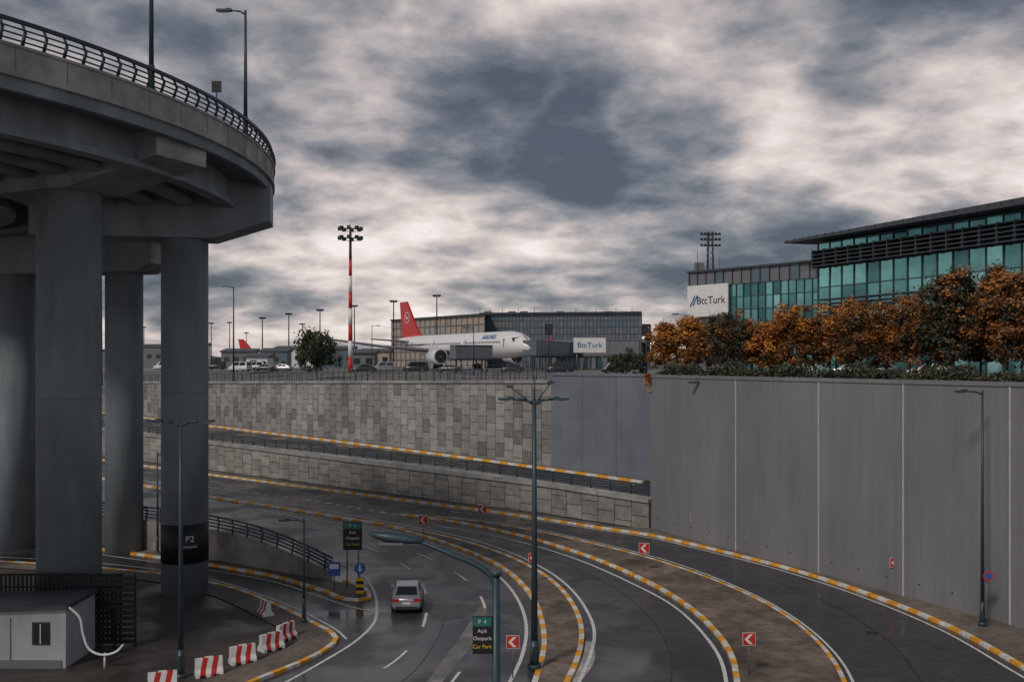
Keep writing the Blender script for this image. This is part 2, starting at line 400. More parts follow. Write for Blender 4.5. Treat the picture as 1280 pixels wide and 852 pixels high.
fill(mb,gc([(732,800),(728,820),(718,838),(706,858)],-30),gc([(739,800),(744,818),(736,838),(718,858)],-30),-.0165,'patch2')
mb.obj('road_patch')

# ------------------------------------------------------------------ guard rails
def guard(name, pts, height=1.15, bars=(0.35,0.62,0.9,1.15), post=1.6, base=0.0, r=0.045, lean=0.15):
    mb=MB()
    if base>0: mb.sweep(pts,-.2,.2,-0.05,base,'concl')
    for bz in bars:
        mb.sweep(pts,-r,r,base+bz-r,base+bz+r,'rail')
    mb.sweep(pts,-0.07,0.07,base+height-.05,base+height+.07,'rail')
    s=0; last=-99; ns=normals(pts)
    for i in range(len(pts)-1):
        if s-last>=post:
            p=pts[i]
            mb.cyl(p+Vector((0,0,base-.05)),p+ns[i]*lean+Vector((0,0,base+height*.6)),.07,.06,'rail',6)
            mb.cyl(p+ns[i]*lean+Vector((0,0,base+height*.6)),p+Vector((0,0,base+height)),.06,.05,'rail',6)
            last=s
        s+=(pts[i+1]-pts[i]).length
    return mb.obj(name)
c=curve([p+Vector((0.25,0.3,-0.05)) for p in RN],0.8)
guard('guard_rail',c,height=1.0,bars=(0.3,0.55,0.8),base=0.3,post=2.4,r=.05)
wt=[2.4,2.4,2.4,2.4,2.3,1.9,1.2,0.55]
wpts=[G(a,b) for a,b in wb[:8]]
mb=MB(); c0=curve([Vector((p.x,p.y,z)) for p,z in zip(wpts,wt)],0.8)
for i in range(len(c0)-1):
    a,b=c0[i],c0[i+1]; d=Vector((-.0,.35,0))
    a0=Vector((a.x,a.y,0)); b0=Vector((b.x,b.y,0))
    mb.hexa([a0,b0,b0+d,a0+d,a,b,b+d,a+d],'lpan%d'%((i//3)%4))
mb.obj('low_retaining_wall')
guard('guard_rail',[p+Vector((0,.15,0.0)) for p in c0],height=1.05,bars=(0.3,0.55,0.8),post=1.6,r=.05)
c=curve([Vector((p.x,p.y,t+.35)) for p,t in zip(RF[1:5],TOP[1:5])],1.5)
guard('guard_rail',c,height=1.2,bars=(0.3,0.6,0.9),post=3,r=.04,lean=0)
mb=MB(); c=curve([Vector((p.x+.5,p.y+3,t+.0)) for p,t in zip(RF[1:5],TOP[1:5])],1.5)
for i,p in enumerate(c):
    mb.cyl(p,p+Vector((0,0,2.2)),.05,.05,'dark',5)
for z in (0.3,0.6,0.9,1.2,1.5,1.8,2.2): mb.sweep(c,-.02,.02,z,z+.04,'dark')
mb.obj('perimeter_fence')

# ------------------------------------------------------------------ viaduct
VC=Vector((-49.3,57.6,0))
def arc(r,z,a0=-85,a1=110,n=120): return [VC+Vector((r*math.cos(math.radians(a0+(a1-a0)*i/n)),r*math.sin(math.radians(a0+(a1-a0)*i/n)),z)) for i in range(n+1)]
via=bpy.data.objects.new('viaduct',None); scene.collection.objects.link(via)
mb=MB()
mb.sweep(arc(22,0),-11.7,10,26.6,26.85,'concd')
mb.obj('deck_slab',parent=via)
mb=MB()
o=arc(34,0)
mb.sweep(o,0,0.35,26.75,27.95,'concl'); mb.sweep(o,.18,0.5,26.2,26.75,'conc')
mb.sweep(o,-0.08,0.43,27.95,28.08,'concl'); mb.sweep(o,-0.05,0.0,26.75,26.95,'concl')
for k in range(48):
    an=math.radians(-80+k*4.0); mb.box(VC+Vector((34.0*math.cos(an),34.0*math.sin(an),27.45)),(.03,.03,.96),'concd',rot=an)
mb.sweep(arc(10.3,0),0,.35,26.35,27.95,'concl')
mb.obj('parapet',parent=via)
mb=MB()
for r in (31.3,28.9,26.5,24.1,21.7,19.3,16.9,14.5,12.1):
    a=arc(r,0)
    mb.sweep(a,-.22,.22,25.2,26.6,'conc'); mb.sweep(a,-.45,.45,24.85,25.2,'conc')
mb.obj('girders',parent=via)
def cap(name,P,E,Lf,zt,zb,ze,w):
    mb=MB(); u=(E-P); L=u.length; u.normalize(); nn=Vector((-u.y,u.x,0))*w/2
    prof=[(-Lf,zt),(-Lf,zb),(1.9,zb),(L,ze),(L,zt)]
    A=[P+u*s-nn+Vector((0,0,z)) for s,z in prof]; B=[P+u*s+nn+Vector((0,0,z)) for s,z in prof]
    mb.face(A,'conc'); mb.face(list(reversed(B)),'conc')
    for i in range(5):
        j=(i+1)%5; mb.face([A[i],B[i],B[j],A[j]],'conc' if i!=3 else 'concl')  # end face uses the paler concrete: its lit look is put into the colour
    return mb.obj(name,parent=via)
p1=Vector((-24.35,52.8,0)); p2=Vector((-21.3,62.5,0)); p3=Vector((-30.7,76,0)); p4=Vector((-40.2,78,0))
cap('pier_cap_1',p1,Vector((-17.05,49.6,0)),4.2,26.58,24.2,25.35,3.6)
cap('pier_cap_2',p2,Vector((-15.9,63.5,0)),9,26.57,22.9,24.1,3.2)
cap('pier_cap_3',p3,Vector((-27.4,75.3,0)),24,26.56,22.0,22.6,3.2)
mb=MB()
mb.cyl(p1,p1+Vector((0,0,24.3)),1.66,1.66,'conc',56); mb.cyl(p2,p2+Vector((0,0,23)),1.47,1.47,'conc',56)
mb.cyl(p3,p3+Vector((0,0,22.2)),1.42,1.42,'conc',48); mb.cyl(p4,p4+Vector((0,0,22.2)),1.42,1.42,'conc',48)
p5=Vector((-47,60,0)); p6=Vector((-52,79,0))
for p in (p5,p6): mb.cyl(p,p+Vector((0,0,24.9)),1.45,1.45,'conc',40)
for p,r in ((p1,1.66),(p2,1.47),(p3,1.42)):
    for z in (6.5,13,19.5): mb.cyl(p+Vector((0,0,z)),p+Vector((0,0,z+.03)),r+.008,r+.008,'concd',56)
mb.obj('piers',parent=via)
mb=MB(); mb.cyl(p2+Vector((0,0,2.1)),p2+Vector((0,0,4.6)),1.49,1.49,'black',56)
mb.obj('pier_wrap',parent=via)
dc=Vector((.5,-.866,0))
text('pier_lettering','P2',0.55,'wpaint',p2+dc*1.54+Vector((0,0,3.7)),(math.pi/2,0,.524),via,ext=.03)
text('pier_lettering_small','OTOPARK',0.2,'wpaint',p2+dc*1.52+Vector((0,0,3.2)),(math.pi/2,0,.524),via,ext=.06)
rp=arc(33.85,28.08,n=240)
mb=MB(); ns=normals(rp)
for z in (0.2,0.45,0.7): mb.sweep(rp,-.03,.03,z,z+.06,'rail')
mb.sweep(rp,-.09,.09,.95,1.1,'rail')
for i in range(0,len(rp),2):
    p=rp[i]; mb.cyl(p,p+ns[i]*-.22+Vector((0,0,.55)),.08,.07,'rail',6); mb.cyl(p+ns[i]*-.22+Vector((0,0,.55)),p+Vector((0,0,1.0)),.07,.06,'rail',6)
mb.obj('railing',parent=via)

# ------------------------------------------------------------------ street lamps
def lamp(base, H, arms, r=0.13, mt='pole', name='street_lamp', extra=None, head=0.9):
    mb=MB(); b=Vector((0,0,0))
    mb.cyl(b,b+Vector((0,0,.25)),r*2,r*2,mt,10)
    mb.cyl(b,b+Vector((0,0,1.4)),r*1.35,r*1.3,mt,12)
    mb.box((0,-r*1.3,.9),(r*1.1,.03,.45),'dark')
    mb.cyl(b+Vector((0,0,1.4)),b+Vector((0,0,H)),r,r*.55,mt,12)
    for dx,dy,rise in arms:
        d=Vector((dx,dy,0)); top=Vector((0,0,H-.25)); e=top+d+Vector((0,0,rise)); mid=top+d*.35+Vector((0,0,rise*.75))
        mb.cyl(top,mid,r*.5,r*.45,mt,8); mb.cyl(mid,e,r*.45,r*.35,mt,8)
        u=d.normalized(); ang=math.atan2(u.y,u.x)
        mb.box(e+u*(head*.4),(head,.32,.1),mt,rot=ang); mb.box(e+u*(head*.45)-Vector((0,0,.07)),(head*.6,.24,.05),'galv',rot=ang); mb.box(e+u*(head*.1)+Vector((0,0,.07)),(head*.35,.2,.08),mt,rot=ang)
    if extra: extra(mb)
    return mb.obj(name,loc=base)
lamp(D(226,45.5),12.2,[(-.95,0,.25),(.95,0,.25)],head=.7)
def cams(mb):
    for z,l in ((13.7,-1.2),(13.9,.8)): mb.cyl((0,0,12.8),(l,0,z),.04,.03,'pole',6); mb.box((l,0,z),(.35,.2,.14),'pole')
    mb.cyl((0,0,12.8),(0,0,14.2),.05,.04,'pole',6)
lamp(D(668,46.7,0.1),13.1,[(-1.1,0,.25),(1.0,0,.25)],r=.17,extra=cams,head=.75)
lamp(D(1228,54.2,0.1),13.3,[(-1.1,-.3,.2)],r=.11,head=.7); lamp(D(886,80,0.1),13.2,[(-1.0,-.2,.25)],r=.12)
lamp(D(380,55,0.1),6.0,[(-.9,0,.1)],r=.08,head=.6)
lamp(D(292,165,11.6),16.3,[(-1.3,0,.3)],r=.16); lamp(D(127,170,10.9),18,[(-1,0,.3)],r=.18)
lamp(D(197,75),8,[(.9,0,.1)],r=.08)
mb=MB(); b=Vector((0,0,0))
mb.cyl(b,(0,0,9.05),.14,.11,'pole',16)
path=curve([Vector((0,0,8.7)),Vector((-.12,0,9.0)),Vector((-.5,.05,9.26)),Vector((-1.3,.15,9.58)),Vector((-2.05,.3,9.85)),Vector((-2.3,.35,9.93))],.3)
for i in range(len(path)-1): mb.cyl(path[i],path[i+1],.1-.004*i,.1-.004*(i+1),'pole',12,caps=False)
mb.cyl((0,0,9.0),(0,0,9.12),.16,.16,'pole',14)
e=path[-1]; u=Vector((-1,.12,.12)).normalized(); side=u.cross(Vector((0,0,1))).normalized(); up=side.cross(u)
rings=[]
for k,(s,w,hh) in enumerate([(-.25,.08,.07),(0,.16,.11),(.25,.23,.15),(.7,.28,.17),(1.0,.26,.14),(1.25,.15,.09),(1.38,.03,.03)]):
    rings.append([e+u*s+side*w*math.cos(t*math.pi/6)+up*hh*math.sin(t*math.pi/6) for t in range(12)])
mb.loft(rings,'pole'); mb.box(e+u*.65-up*.17,(.7,.36,.06),'galv',rot=math.atan2(u.y,u.x)); mb.obj('street_lamp',loc=D(620,27,0))
def onvia(ang,H,arm):
    p=VC+Vector((33.6*math.cos(math.radians(ang)),33.6*math.sin(math.radians(ang)),28.0)); lamp(p,H,[arm] if arm else [],r=.12)
onvia(-19,11,(-1.5,0,.3)); onvia(-1.7,7.7,(-.9,0,.25)); onvia(-55,11,(-1.5,0,.3))
mb=MB(); mb.cyl((0,0,0),(0,0,1.6),.04,.04,'rail',6); mb.box((0,0,1.7),(.5,.08,.6),'black'); mb.obj('traffic_sign',loc=VC+Vector((33.9*math.cos(math.radians(-10)),33.9*math.sin(math.radians(-10)),28.1)))

def mast(px,d,ytop,ybase,name='floodlight_mast',red=False,r=.35,crown=2.2):
    zb=12.6; H=ZZ(ytop,d)-zb; mb=MB(); n=9
    for i in range(n):
        z0=H*i/n; z1=H*(i+1)/n
        mt=('red' if i%2==0 else 'wpaint') if (red and i<7) else 'dark'
        mb.cyl((0,0,z0),(0,0,z1),r*(1-.5*i/n),r*(1-.5*(i+1)/n),mt,10)
    for zz in ((H-.3,H-crown*.75) if red else (H-.3,)):
        for i in range(8):
            a=i*math.pi/4; x,y=math.cos(a)*crown*.75,math.sin(a)*crown*.75
            mb.box((x,y,zz),(.7,.6,.75) if red else (.5,.4,.4),'dark',rot=a); mb.cyl((0,0,zz),(x,y,zz),.05,.05,'dark',4)
            b_=(i+1)*math.pi/4; mb.cyl((x,y,zz-.3),(math.cos(b_)*crown*.75,math.sin(b_)*crown*.75,zz-.3),.06,.06,'dark',4)
    if red: mb.cyl((0,0,H),(0,0,H+1.5),.05,.03,'dark',5)
    return mb.obj(name,loc=D(px,d,zb))
mast(438,200,284,465,red=True,r=.5,crown=3.0)
for px,d,y in ((264,420,403),(328,330,396),(361,320,391),(400,300,386),(443,330,381),(492,290,375),(546,280,368),(378,420,404),(308,500,415),(180,480,408),(215,520,420),(725,420,396),(575,330,402),(287,450,402)):
    mast(px,d,y,462,r=.28,crown=1.3)
lamp(D(465,190,12.7),9.5,[(.9,0,.2)],r=.1); lamp(D(592,150,12.9),7.5,[(-.8,0,.2)],r=.1); lamp(D(858,118,13.3),7.6,[(-1,0,.2)],r=.08)

# ------------------------------------------------------------------ vehicles
def car(name, loc, rotz, paint, van=False):
    mb=MB()
    def ring(y,w,zb,zt,sh):
        return [Vector(q) for q in ((-w*.9,y,zb),(w*.9,y,zb),(w,y,zb+.15),(w,y,(zb+zt)/2),(w*sh,y,zt-.06),(w*sh*.93,y,zt),(-w*sh*.93,y,zt),(-w*sh,y,zt-.06),(-w,y,(zb+zt)/2),(-w,y,zb+.15))]
    if van: st=[(-2.3,.88,.3,1.1,.96),(-2.2,.93,.25,1.15,.96),(1.4,.95,.22,1.15,.96),(2.1,.9,.25,1.0,.94),(2.35,.78,.35,.75,.9)]
    else: st=[(-2.28,.76,.38,.82,.92),(-2.2,.84,.3,.98,.93),(-1.9,.89,.24,1.03,.93),(-1.2,.91,.2,1.0,.95),(.9,.91,.2,.98,.95),(1.7,.88,.22,.86,.92),(2.1,.82,.26,.74,.9),(2.28,.68,.34,.6,.9)]
    mb.loft([ring(*s) for s in st],paint)
    zt=1.98 if van else 1.47
    if van: g=[(-2.22,.86,1.1),(-2.15,.8,zt),(.9,.78,zt),(1.6,.84,1.1)]
    else: g=[(-1.85,.8,1.0),(-1.0,.66,zt-.05),(.2,.65,zt),(1.15,.8,.95)]
    (y0,w0,z0),(y1,w1,z1),(y2,w2,z2),(y3,w3,z3)=g
    v=lambda x,y,z:Vector((x,y,z))
    mb.face([v(-w1,y1,z1),v(w1,y1,z1),v(w2,y2,z2),v(-w2,y2,z2)],paint)
    mb.face([v(-w0,y0,z0),v(w0,y0,z0),v(w1,y1,z1),v(-w1,y1,z1)],paint)
    mb.face([v(w3,y3,z3),v(-w3,y3,z3),v(-w2,y2,z2),v(w2,y2,z2)],paint)
    for sx in (1,-1):
        mb.face([v(sx*w0,y0,z0),v(sx*w3,y3,z3),v(sx*w2,y2,z2),v(sx*w1,y1,z1)],paint)
        def sp(a,b):
            lo=v(sx*(w0+(w3-w0)*a),y0+(y3-y0)*a,z0+(z3-z0)*a); hi=v(sx*(w1+(w2-w1)*a),y1+(y2-y1)*a,z1+(z2-z1)*a)
            return lo.lerp(hi,b)+v(sx*.012,0,0)
        for a,b in ((.1,.47),(.52,.88)): mb.face([sp(a,.1),sp(b,.1),sp(b,.88),sp(a,.88)],'glass')
    def quad4(A,B,C,D_,o,i=.09):
        def q(s,t): return A.lerp(B,s).lerp(D_.lerp(C,s),t)+o
        mb.face([q(i,.1),q(1-i,.1),q(1-i,.9),q(i,.9)],'glass')
    quad4(v(-w0,y0,z0),v(w0,y0,z0),v(w1,y1,z1),v(-w1,y1,z1),v(0,-.012,.012))
    quad4(v(w3,y3,z3),v(-w3,y3,z3),v(-w2,y2,z2),v(w2,y2,z2),v(0,.012,.012))
    for sx in (1,-1):
        for y in (-1.35,1.4):
            mb.cyl((sx*.74,y,.33),(sx*.93,y,.33),.33,.33,'tyre',20); mb.cyl((sx*.9,y,.33),(sx*.94,y,.33),.2,.2,'galv',14)
        mb.box((sx*.64,-2.24,.84),(.4,.12,.17),'tail'); mb.box((sx*.62,2.2,.6),(.3,.14,.12),'wpaint')
        mb.box((sx*1.0,.75,1.0),(.18,.1,.12),paint)
    mb.box((0,-2.27,.66),(.5,.05,.12),'wpaint'); mb.box((0,-2.26,.38),(1.3,.08,.18),'dark'); mb.box((0,0,.26),(1.6,3.8,.12),'dark')
    return mb.obj(name,loc=loc,rotz=rotz)
car('car',Vector((-6.45,59.4,-0.02)),math.radians(4),'silver')
for px,d,pt,van,r in ((300,195,'carwhite',True,1.2),(330,198,'cardark',False,1.5),(352,200,'silver',False,1.4),(455,180,'cardark',False,1.6),(480,185,'silver',True,1.7),(560,175,'cardark',False,1.4),(700,165,'cardark',True,1.5),(770,158,'cardark',True,1.6),(1000,118,'carwhite',True,1.2),(1060,112,'silver',False,1.3),(1160,105,'carwhite',False,1.2),(1100,110,'cardark',False,1.2),(205,230,'carwhite',True,1.5),(270,240,'cardark',True,1.5),(640,178,'cardark',False,1.5),(520,178,'cardark',True,1.5),(320,225,'carwhite',True,1.4)):
    car('van' if van else 'parked_car',D(px,d,13.05 if px<800 else 13.35),r,pt,van)

# ------------------------------------------------------------------ airliner
def airliner(loc, rot):
    root=bpy.data.objects.new('airliner',None); scene.collection.objects.link(root); root.location=loc; root.rotation_euler[2]=rot
    mb=MB(); zc=5.6; N=28
    st=[(0,.15,-.9),(.5,.8,-.75),(1.5,1.5,-.5),(3,2.15,-.25),(5,2.65,-.08),(7.5,2.95,0),(10,3,0),(44,3,0),(50,2.7,.35),(56,2.0,1.0),(62,1.1,1.7),(65.5,.45,2.1),(66.5,.15,2.2)]
    rings=[[Vector((-x,r*math.cos(2*math.pi*i/N),zc+dz+r*math.sin(2*math.pi*i/N))) for i in range(N)] for x,r,dz in st]
    mb.loft(rings,'plane')
    mb.obj('fuselage',parent=root)
    mb=MB()
    for sx in (1,-1):
        mb.face([(-1.75,sx*.95,zc+.75),(-3.2,sx*1.3,zc+1.62),(-3.1,sx*.05,zc+2.0),(-1.5,sx*.05,zc+1.07)],'black')
        mb.face([(-1.85,sx*1.25,zc+.55),(-3.3,sx*1.55,zc+1.5),(-4.6,sx*2.2,zc+1.4),(-3.9,sx*2.38,zc+.65)],'black')
        for i in range(78):
            x=-8.5-i*.62
            if 26<i<29 or 52<i<54: continue
            mb.box((x,sx*2.93,zc+.55),(.28,.1,.4),'dark')
        for x in (-6.8,-24,-40,-54):
            mb.box((x,sx*(2.86 if x>-50 else 2.2),zc+.3),(.06,.3,1.9),'bgrey')
    mb.obj('windows',parent=root)
    mb=MB()
    def slab(pts,t,mt):
        up=Vector((0,0,t/2)); A=[Vector(p)-up for p in pts]; B=[Vector(p)+up for p in pts]
        mb.face(list(reversed(A)),mt); mb.face(B,mt)
        for i in range(len(pts)): j=(i+1)%len(pts); mb.face([A[i],A[j],B[j],B[i]],mt)
    for sx in (1,-1):
        slab([(-23,sx*2.3,zc-1.7),(-34,sx*20,zc-.1),(-37.5,sx*31,zc+1.3),(-39,sx*31.5,zc+1.5),(-37.5,sx*20,zc-.05),(-36,sx*9,zc-1.2),(-37,sx*2.3,zc-1.7)],.45,'galv')
        slab([(-38.0,sx*31,zc+1.3),(-41,sx*32.2,zc+3.2),(-42,sx*32.2,zc+3.4),(-39.5,sx*31.2,zc+1.5)],.15,'planered')
        slab([(-56,sx*1.2,zc+1.5),(-61.5,sx*9.5,zc+2.2),(-64,sx*9.5,zc+2.2),(-62.5,sx*1,zc+1.5)],.25,'galv')
        y=sx*10.2; z=zc-2.6; prof=[(-22.4,1.5),(-22.2,1.72),(-23.4,1.85),(-25.5,1.75),(-27.3,1.35),(-28.6,.8)]
        mb.loft([[Vector((x,y+r*math.cos(2*math.pi*i/24),z+r*math.sin(2*math.pi*i/24))) for i in range(24)] for x,r in prof],'plane')
        mb.cyl((-22.45,y,z),(-22.15,y,z),1.42,1.42,'dark',24); mb.cyl((-22.7,y,z),(-21.9,y,z),.4,.05,'galv',12)
        mb.box((-26.5,y,z+1.9),(5,.35,1.2),'plane')
        for xx in (-32,-34): mb.cyl((xx,sx*4.9,.65),(xx,sx*5.9,.65),.68,.68,'tyre',16)
        mb.cyl((-33,sx*5.4,.7),(-32.8,sx*4.6,zc-1.6),.2,.22,'galv',8)
    mb.box((-31,0,zc-2.7),(14,4.2,1.0),'plane')
    mb.cyl((-6.3,-.55,.5),(-6.3,.55,.5),.52,.52,'tyre',16); mb.cyl((-6.3,0,.5),(-6.3,0,zc-2.5),.14,.16,'galv',8)
    mb.obj('wings_engines_gear',parent=root)
    mb=MB()
    fin=[(-51,zc+2.6),(-54.5,zc+4.0),(-61.5,zc+12.3),(-65.5,zc+12.3),(-64,zc+2.6)]
    t=.28
    A=[Vector((x,-t,z)) for x,z in fin]; B=[Vector((x,t,z)) for x,z in fin]
    mb.face(A,'planered'); mb.face(list(reversed(B)),'planered')
    for i in range(5): j=(i+1)%5; mb.face([A[i],B[i],B[j],A[j]],'planered')
    mb.obj('tail_fin',parent=root)
    mb=MB()
    for sx in (1,-1):
        c_=Vector((-61,sx*.31,zc+8)); N2=24
        mb.face([c_+Vector((1.5*math.cos(a*2*math.pi/N2),0,1.5*math.sin(a*2*math.pi/N2))) for a in range(N2)],'wpaint')
        mb.face([c_+Vector((1.3*math.cos(a*2*math.pi/N2),sx*.02,1.3*math.sin(a*2*math.pi/N2))) for a in range(N2)],'planered')
        mb.face([c_+Vector((x,sx*.04,z)) for x,z in ((1.1,-.4),(0.2,.1),(-1.2,1.0),(-.2,-.1),(-1.2,.3),(-.1,-.4))],'wpaint')
    mb.obj('tail_emblem',parent=root)
    cu=bpy.data.curves.new('fuselage_lettering','FONT'); cu.body='AIRLINES'; cu.size=1.5; cu.extrude=.02; cu.materials.append(M['blue'])
    cu.align_x='CENTER'; cu.align_y='CENTER'
    o=bpy.data.objects.new('fuselage_lettering',cu); scene.collection.objects.link(o); o.parent=root
    o.location=(-13.5,-2.66,zc+1.75); o.rotation_euler=(math.pi/2-.45,0,0)
    return root
nose=Vector((4.2,205,13.2)); tail_=Vector((-31,262,13.2)); hd=(nose-tail_).normalized()
airliner(nose,math.atan2(hd.y,hd.x))
mb=MB()
rings=[[Vector((x,r*math.cos(2*math.pi*i/16),4+dz+r*math.sin(2*math.pi*i/16))) for i in range(16)] for x,r,dz in ((0,.2,-.5),(2,1.3,-.2),(5,1.9,0),(28,1.9,0),(36,.8,.8),(38,.2,1.1))]
mb.loft(rings,'plane')
mb.hexa([(31,-.15,5.4),(38,-.15,5.6),(38,.15,5.6),(31,.15,5.4),(37,-.15,12),(39.5,-.15,12),(39.5,.15,12),(37,.15,12)],'planered')
for s in (1,-1):
    mb.hexa([(13,s*1.5,3),(20,s*1.5,3),(22,s*16,4.2),(20.5,s*16,4.2),(13,s*1.5,3.3),(20,s*1.5,3.3),(22,s*16,4.3),(20.5,s*16,4.3)],'bgrey'); mb.cyl((12,s*5.5,2.2),(16,s*5.5,2.2),1,.8,'plane',14)
    for x in (5,18): mb.cyl((x,s*1.5,.6),(x,s*2.1,.6),.6,.6,'tyre',12); mb.cyl((x,s*1.8,.6),(x,s*1.2,3),.12,.12,'galv',6)
mb.obj('airliner',loc=D(405,420,13),rotz=math.radians(172))

def jetbridge(p0,p1,z,h,w,mt):
    mb=MB(); p0=Vector(p0); p1=Vector(p1); mb.beam(p0,p1,w,z,z+h,mt); t=(p1-p0).normalized()
    mb.beam(p0-t*.02,p1+t*.02,w+.16,z+h,z+h+.2,'roof'); mb.beam(p0,p1,w+.1,z-.25,z,'dark')
    L=(p1-p0).length
    for k in (.15,.85):
        q=p0.lerp(p1,k)
        for s in (-1,1):
            nrm=Vector((-t.y,t.x,0))*s*w*.4; mb.cyl(q+nrm,q+nrm+Vector((0,0,z)),.18,.18,'galv',8)
    n=int(L/1.5)
    for i in range(n):
        q=p0.lerp(p1,(i+.5)/n); nrm=Vector((t.y,-t.x,0)); nrm = -nrm if nrm.y>0 else nrm
        mb.box(q+nrm*(w/2+.02)+Vector((0,0,z+h/2)),(.06,.06,h),'bgrey',rot=math.atan2(t.y,t.x))
    return mb.obj('jet_bridge')
jb=jetbridge(D(566,182,13),D(612,186,13),2.6,2.4,2.4,'bgrey')
jetbridge(D(662,205,13),D(720,235,13),3.4,3.0,3.0,'bblue')
jetbridge(D(720,235,13),D(800,230,13),3.4,3.6,4,'bgrey')

# ------------------------------------------------------------------ buildings
def facade(mb,p0,p1,z0,z1,cols,rows,mats,mull='mull',mw=.12,proud=.12,rnd=random):
    p0=Vector(p0); p1=Vector(p1); t=(p1-p0); L=t.length; t.normalize(); n=Vector((t.y,-t.x,0))
    if n.y>0: n=-n
    ang=math.atan2(t.y,t.x)
    for i in range(cols):
        for j in range(rows):
            a=p0+t*(L*i/cols); b=p0+t*(L*(i+1)/cols); za=z0+(z1-z0)*j/rows; zb=z0+(z1-z0)*(j+1)/rows
            tl=rnd.uniform(-.04,.04)
            mb.face([Vector((a.x,a.y,za)),Vector((b.x,b.y,za)),Vector((b.x,b.y,zb))+n*tl,Vector((a.x,a.y,zb))+n*tl],rnd.choice(mats))
    for i in range(cols+1):
        q=p0+t*(L*i/cols)+n*.02; mb.box(Vector((q.x,q.y,(z0+z1)/2))+n*proud/2,(mw,proud,z1-z0),mull,rot=ang)
    for j in range(rows+1):
        z=z0+(z1-z0)*j/rows; q=(p0+p1)/2+n*.03; mb.box(Vector((q.x,q.y,z))+n*proud*.4,(L,proud*.8,mw),mull,rot=ang)
gls=['gl0','gl0','gl1','gl1','gl1','gl3','gl2']
a=Vector((45,141,0)); b=Vector((74,75,0)); t=(b-a).normalized(); n=Vector((t.y,-t.x,0)); n=-n if n.x>0 else n
term=bpy.data.objects.new('terminal_building',None); scene.collection.objects.link(term)
mb=MB(); ZT=32.35
facade(mb,a,b,13.2,23,30,3,gls); facade(mb,a,b,23.0,28.7,30,2,gls,mw=.14); facade(mb,a,b,28.7,ZT,30,2,['gl2','gl0'])
back_=Vector((60,15,0))
facade(mb,a+back_,a,13.2,ZT,10,4,gls)
mb.face([a+back_+Vector((0,0,13)),b+back_+Vector((0,0,13)),b+back_+Vector((0,0,ZT)),a+back_+Vector((0,0,ZT))],'bgrey')
mb.face([b+Vector((0,0,13)),b+back_+Vector((0,0,13)),b+back_+Vector((0,0,ZT)),b+Vector((0,0,ZT))],'bgrey')
mb.obj('main_facade',parent=term)
mb=MB(); ang=math.atan2(t.y,t.x); L=(b-a).length; mid=(a+b)/2
for z in (28.9,29.45,30.0,30.55,31.1): mb.box(mid+n*.8+Vector((0,0,z)),(L,.9,.13),'roof',rot=ang)
for z in (22.2,22.8,23.4,24.0): mb.box(a+t*10+n*.7+Vector((0,0,z)),(20,.8,.14),'roof',rot=ang)
for i in range(31): mb.box(a+t*(L*i/30)+n*.7+Vector((0,0,30.0)),(.12,1.1,2.6),'roof',rot=ang)
mb.obj('louvres',parent=term)
mb=MB()
o0=a-t*4.0+n*3; o1=b+n*3; zt=ZT+.04
mb.hexa([o0+Vector((0,0,zt+.25)),o1+Vector((0,0,zt)),o1+back_+Vector((0,0,zt)),o0+back_*1+Vector((0,0,zt+.25)),o0+Vector((0,0,zt+.6)),o1+Vector((0,0,zt+1.2)),o1+back_+Vector((0,0,zt+1.2)),o0+back_+Vector((0,0,zt+.8))],'roof')
for i in range(48):
    q=o0.lerp(o1,(i+.5)/48); mb.box(q+n*.03+Vector((0,0,zt+.6)),(.08,.08,.4),'mull',rot=ang)
mb.obj('roof',parent=term)
a2=Vector((29.7,160.5,0)); b2=Vector((45.6,141.8,0)); t2=(b2-a2).normalized()
mb=MB()
k=a2+(b2-a2)*.33
facade(mb,k,b2,13.2,27.4,12,7,gls,mw=.12)
facade(mb,a2,k,13.2,27.4,4,5,['bgrey'],mull='roof',mw=.05,proud=.04)
facade(mb,a2,b2,27.4,29.8,14,1,['bgrey','bgrey','bblue'],mull='roof',mw=.05,proud=.25)
mb.beam(a2-t2*.3,b2,.8,29.8,30.1,'roof')
bk=Vector((45,30,0))
facade(mb,a2+bk*.6,a2,13.2,29.8,8,4,['bgrey'],mull='roof',mw=.06,proud=.05)
mb.face([a2+Vector((0,0,29.9)),b2+Vector((0,0,29.9)),b2+bk+Vector((0,0,29.9)),a2+bk+Vector((0,0,29.9))],'roof')
mb.obj('side_wing',parent=term)
n2_=Vector((t2.y,-t2.x,0)); n2_=-n2_ if n2_.y>0 else n2_
c_=a2+(b2-a2)*.17+n2_*.5; ang2=math.atan2(t2.y,t2.x)
mb=MB(); mb.box(c_+Vector((0,0,25.0)),(8.2,.3,5.2),'wpaint',rot=ang2)
for s in (-1,1): mb.box(c_+t2*s*2.5-n2_*.25+Vector((0,0,25.1)),(.2,.3,5),'dark',rot=ang2)
bb=mb.obj('billboard')
text('lettering','BtcTurk',1.75,'dark',c_+n2_*.17+t2*.7+Vector((0,0,25.0)),(math.pi/2,0,ang2),bb,ext=.03)
mb=MB()
for s in (0,.55): mb.box(c_+n2_*.2-t2*(3.0-s)+Vector((0,0,25.0+s*.2)),(.22,.06,1.9),'blue',rot=ang2,ry=.5)
mb.obj('emblem',parent=bb)
mb=MB()
for sx,sy in ((-.5,-.5),(.5,-.5),(.5,.5),(-.5,.5)): mb.cyl((sx,sy,0),(sx*.6,sy*.6,7),.08,.06,'dark',5)
for z in range(7):
    for sx in (-1,1): mb.cyl((-.5*sx,-.5,z),(.5*sx,-.5,z+1),.04,.04,'dark',4); mb.cyl((-.5,-.5*sx,z),(-.5,.5*sx,z+1),.04,.04,'dark',4)
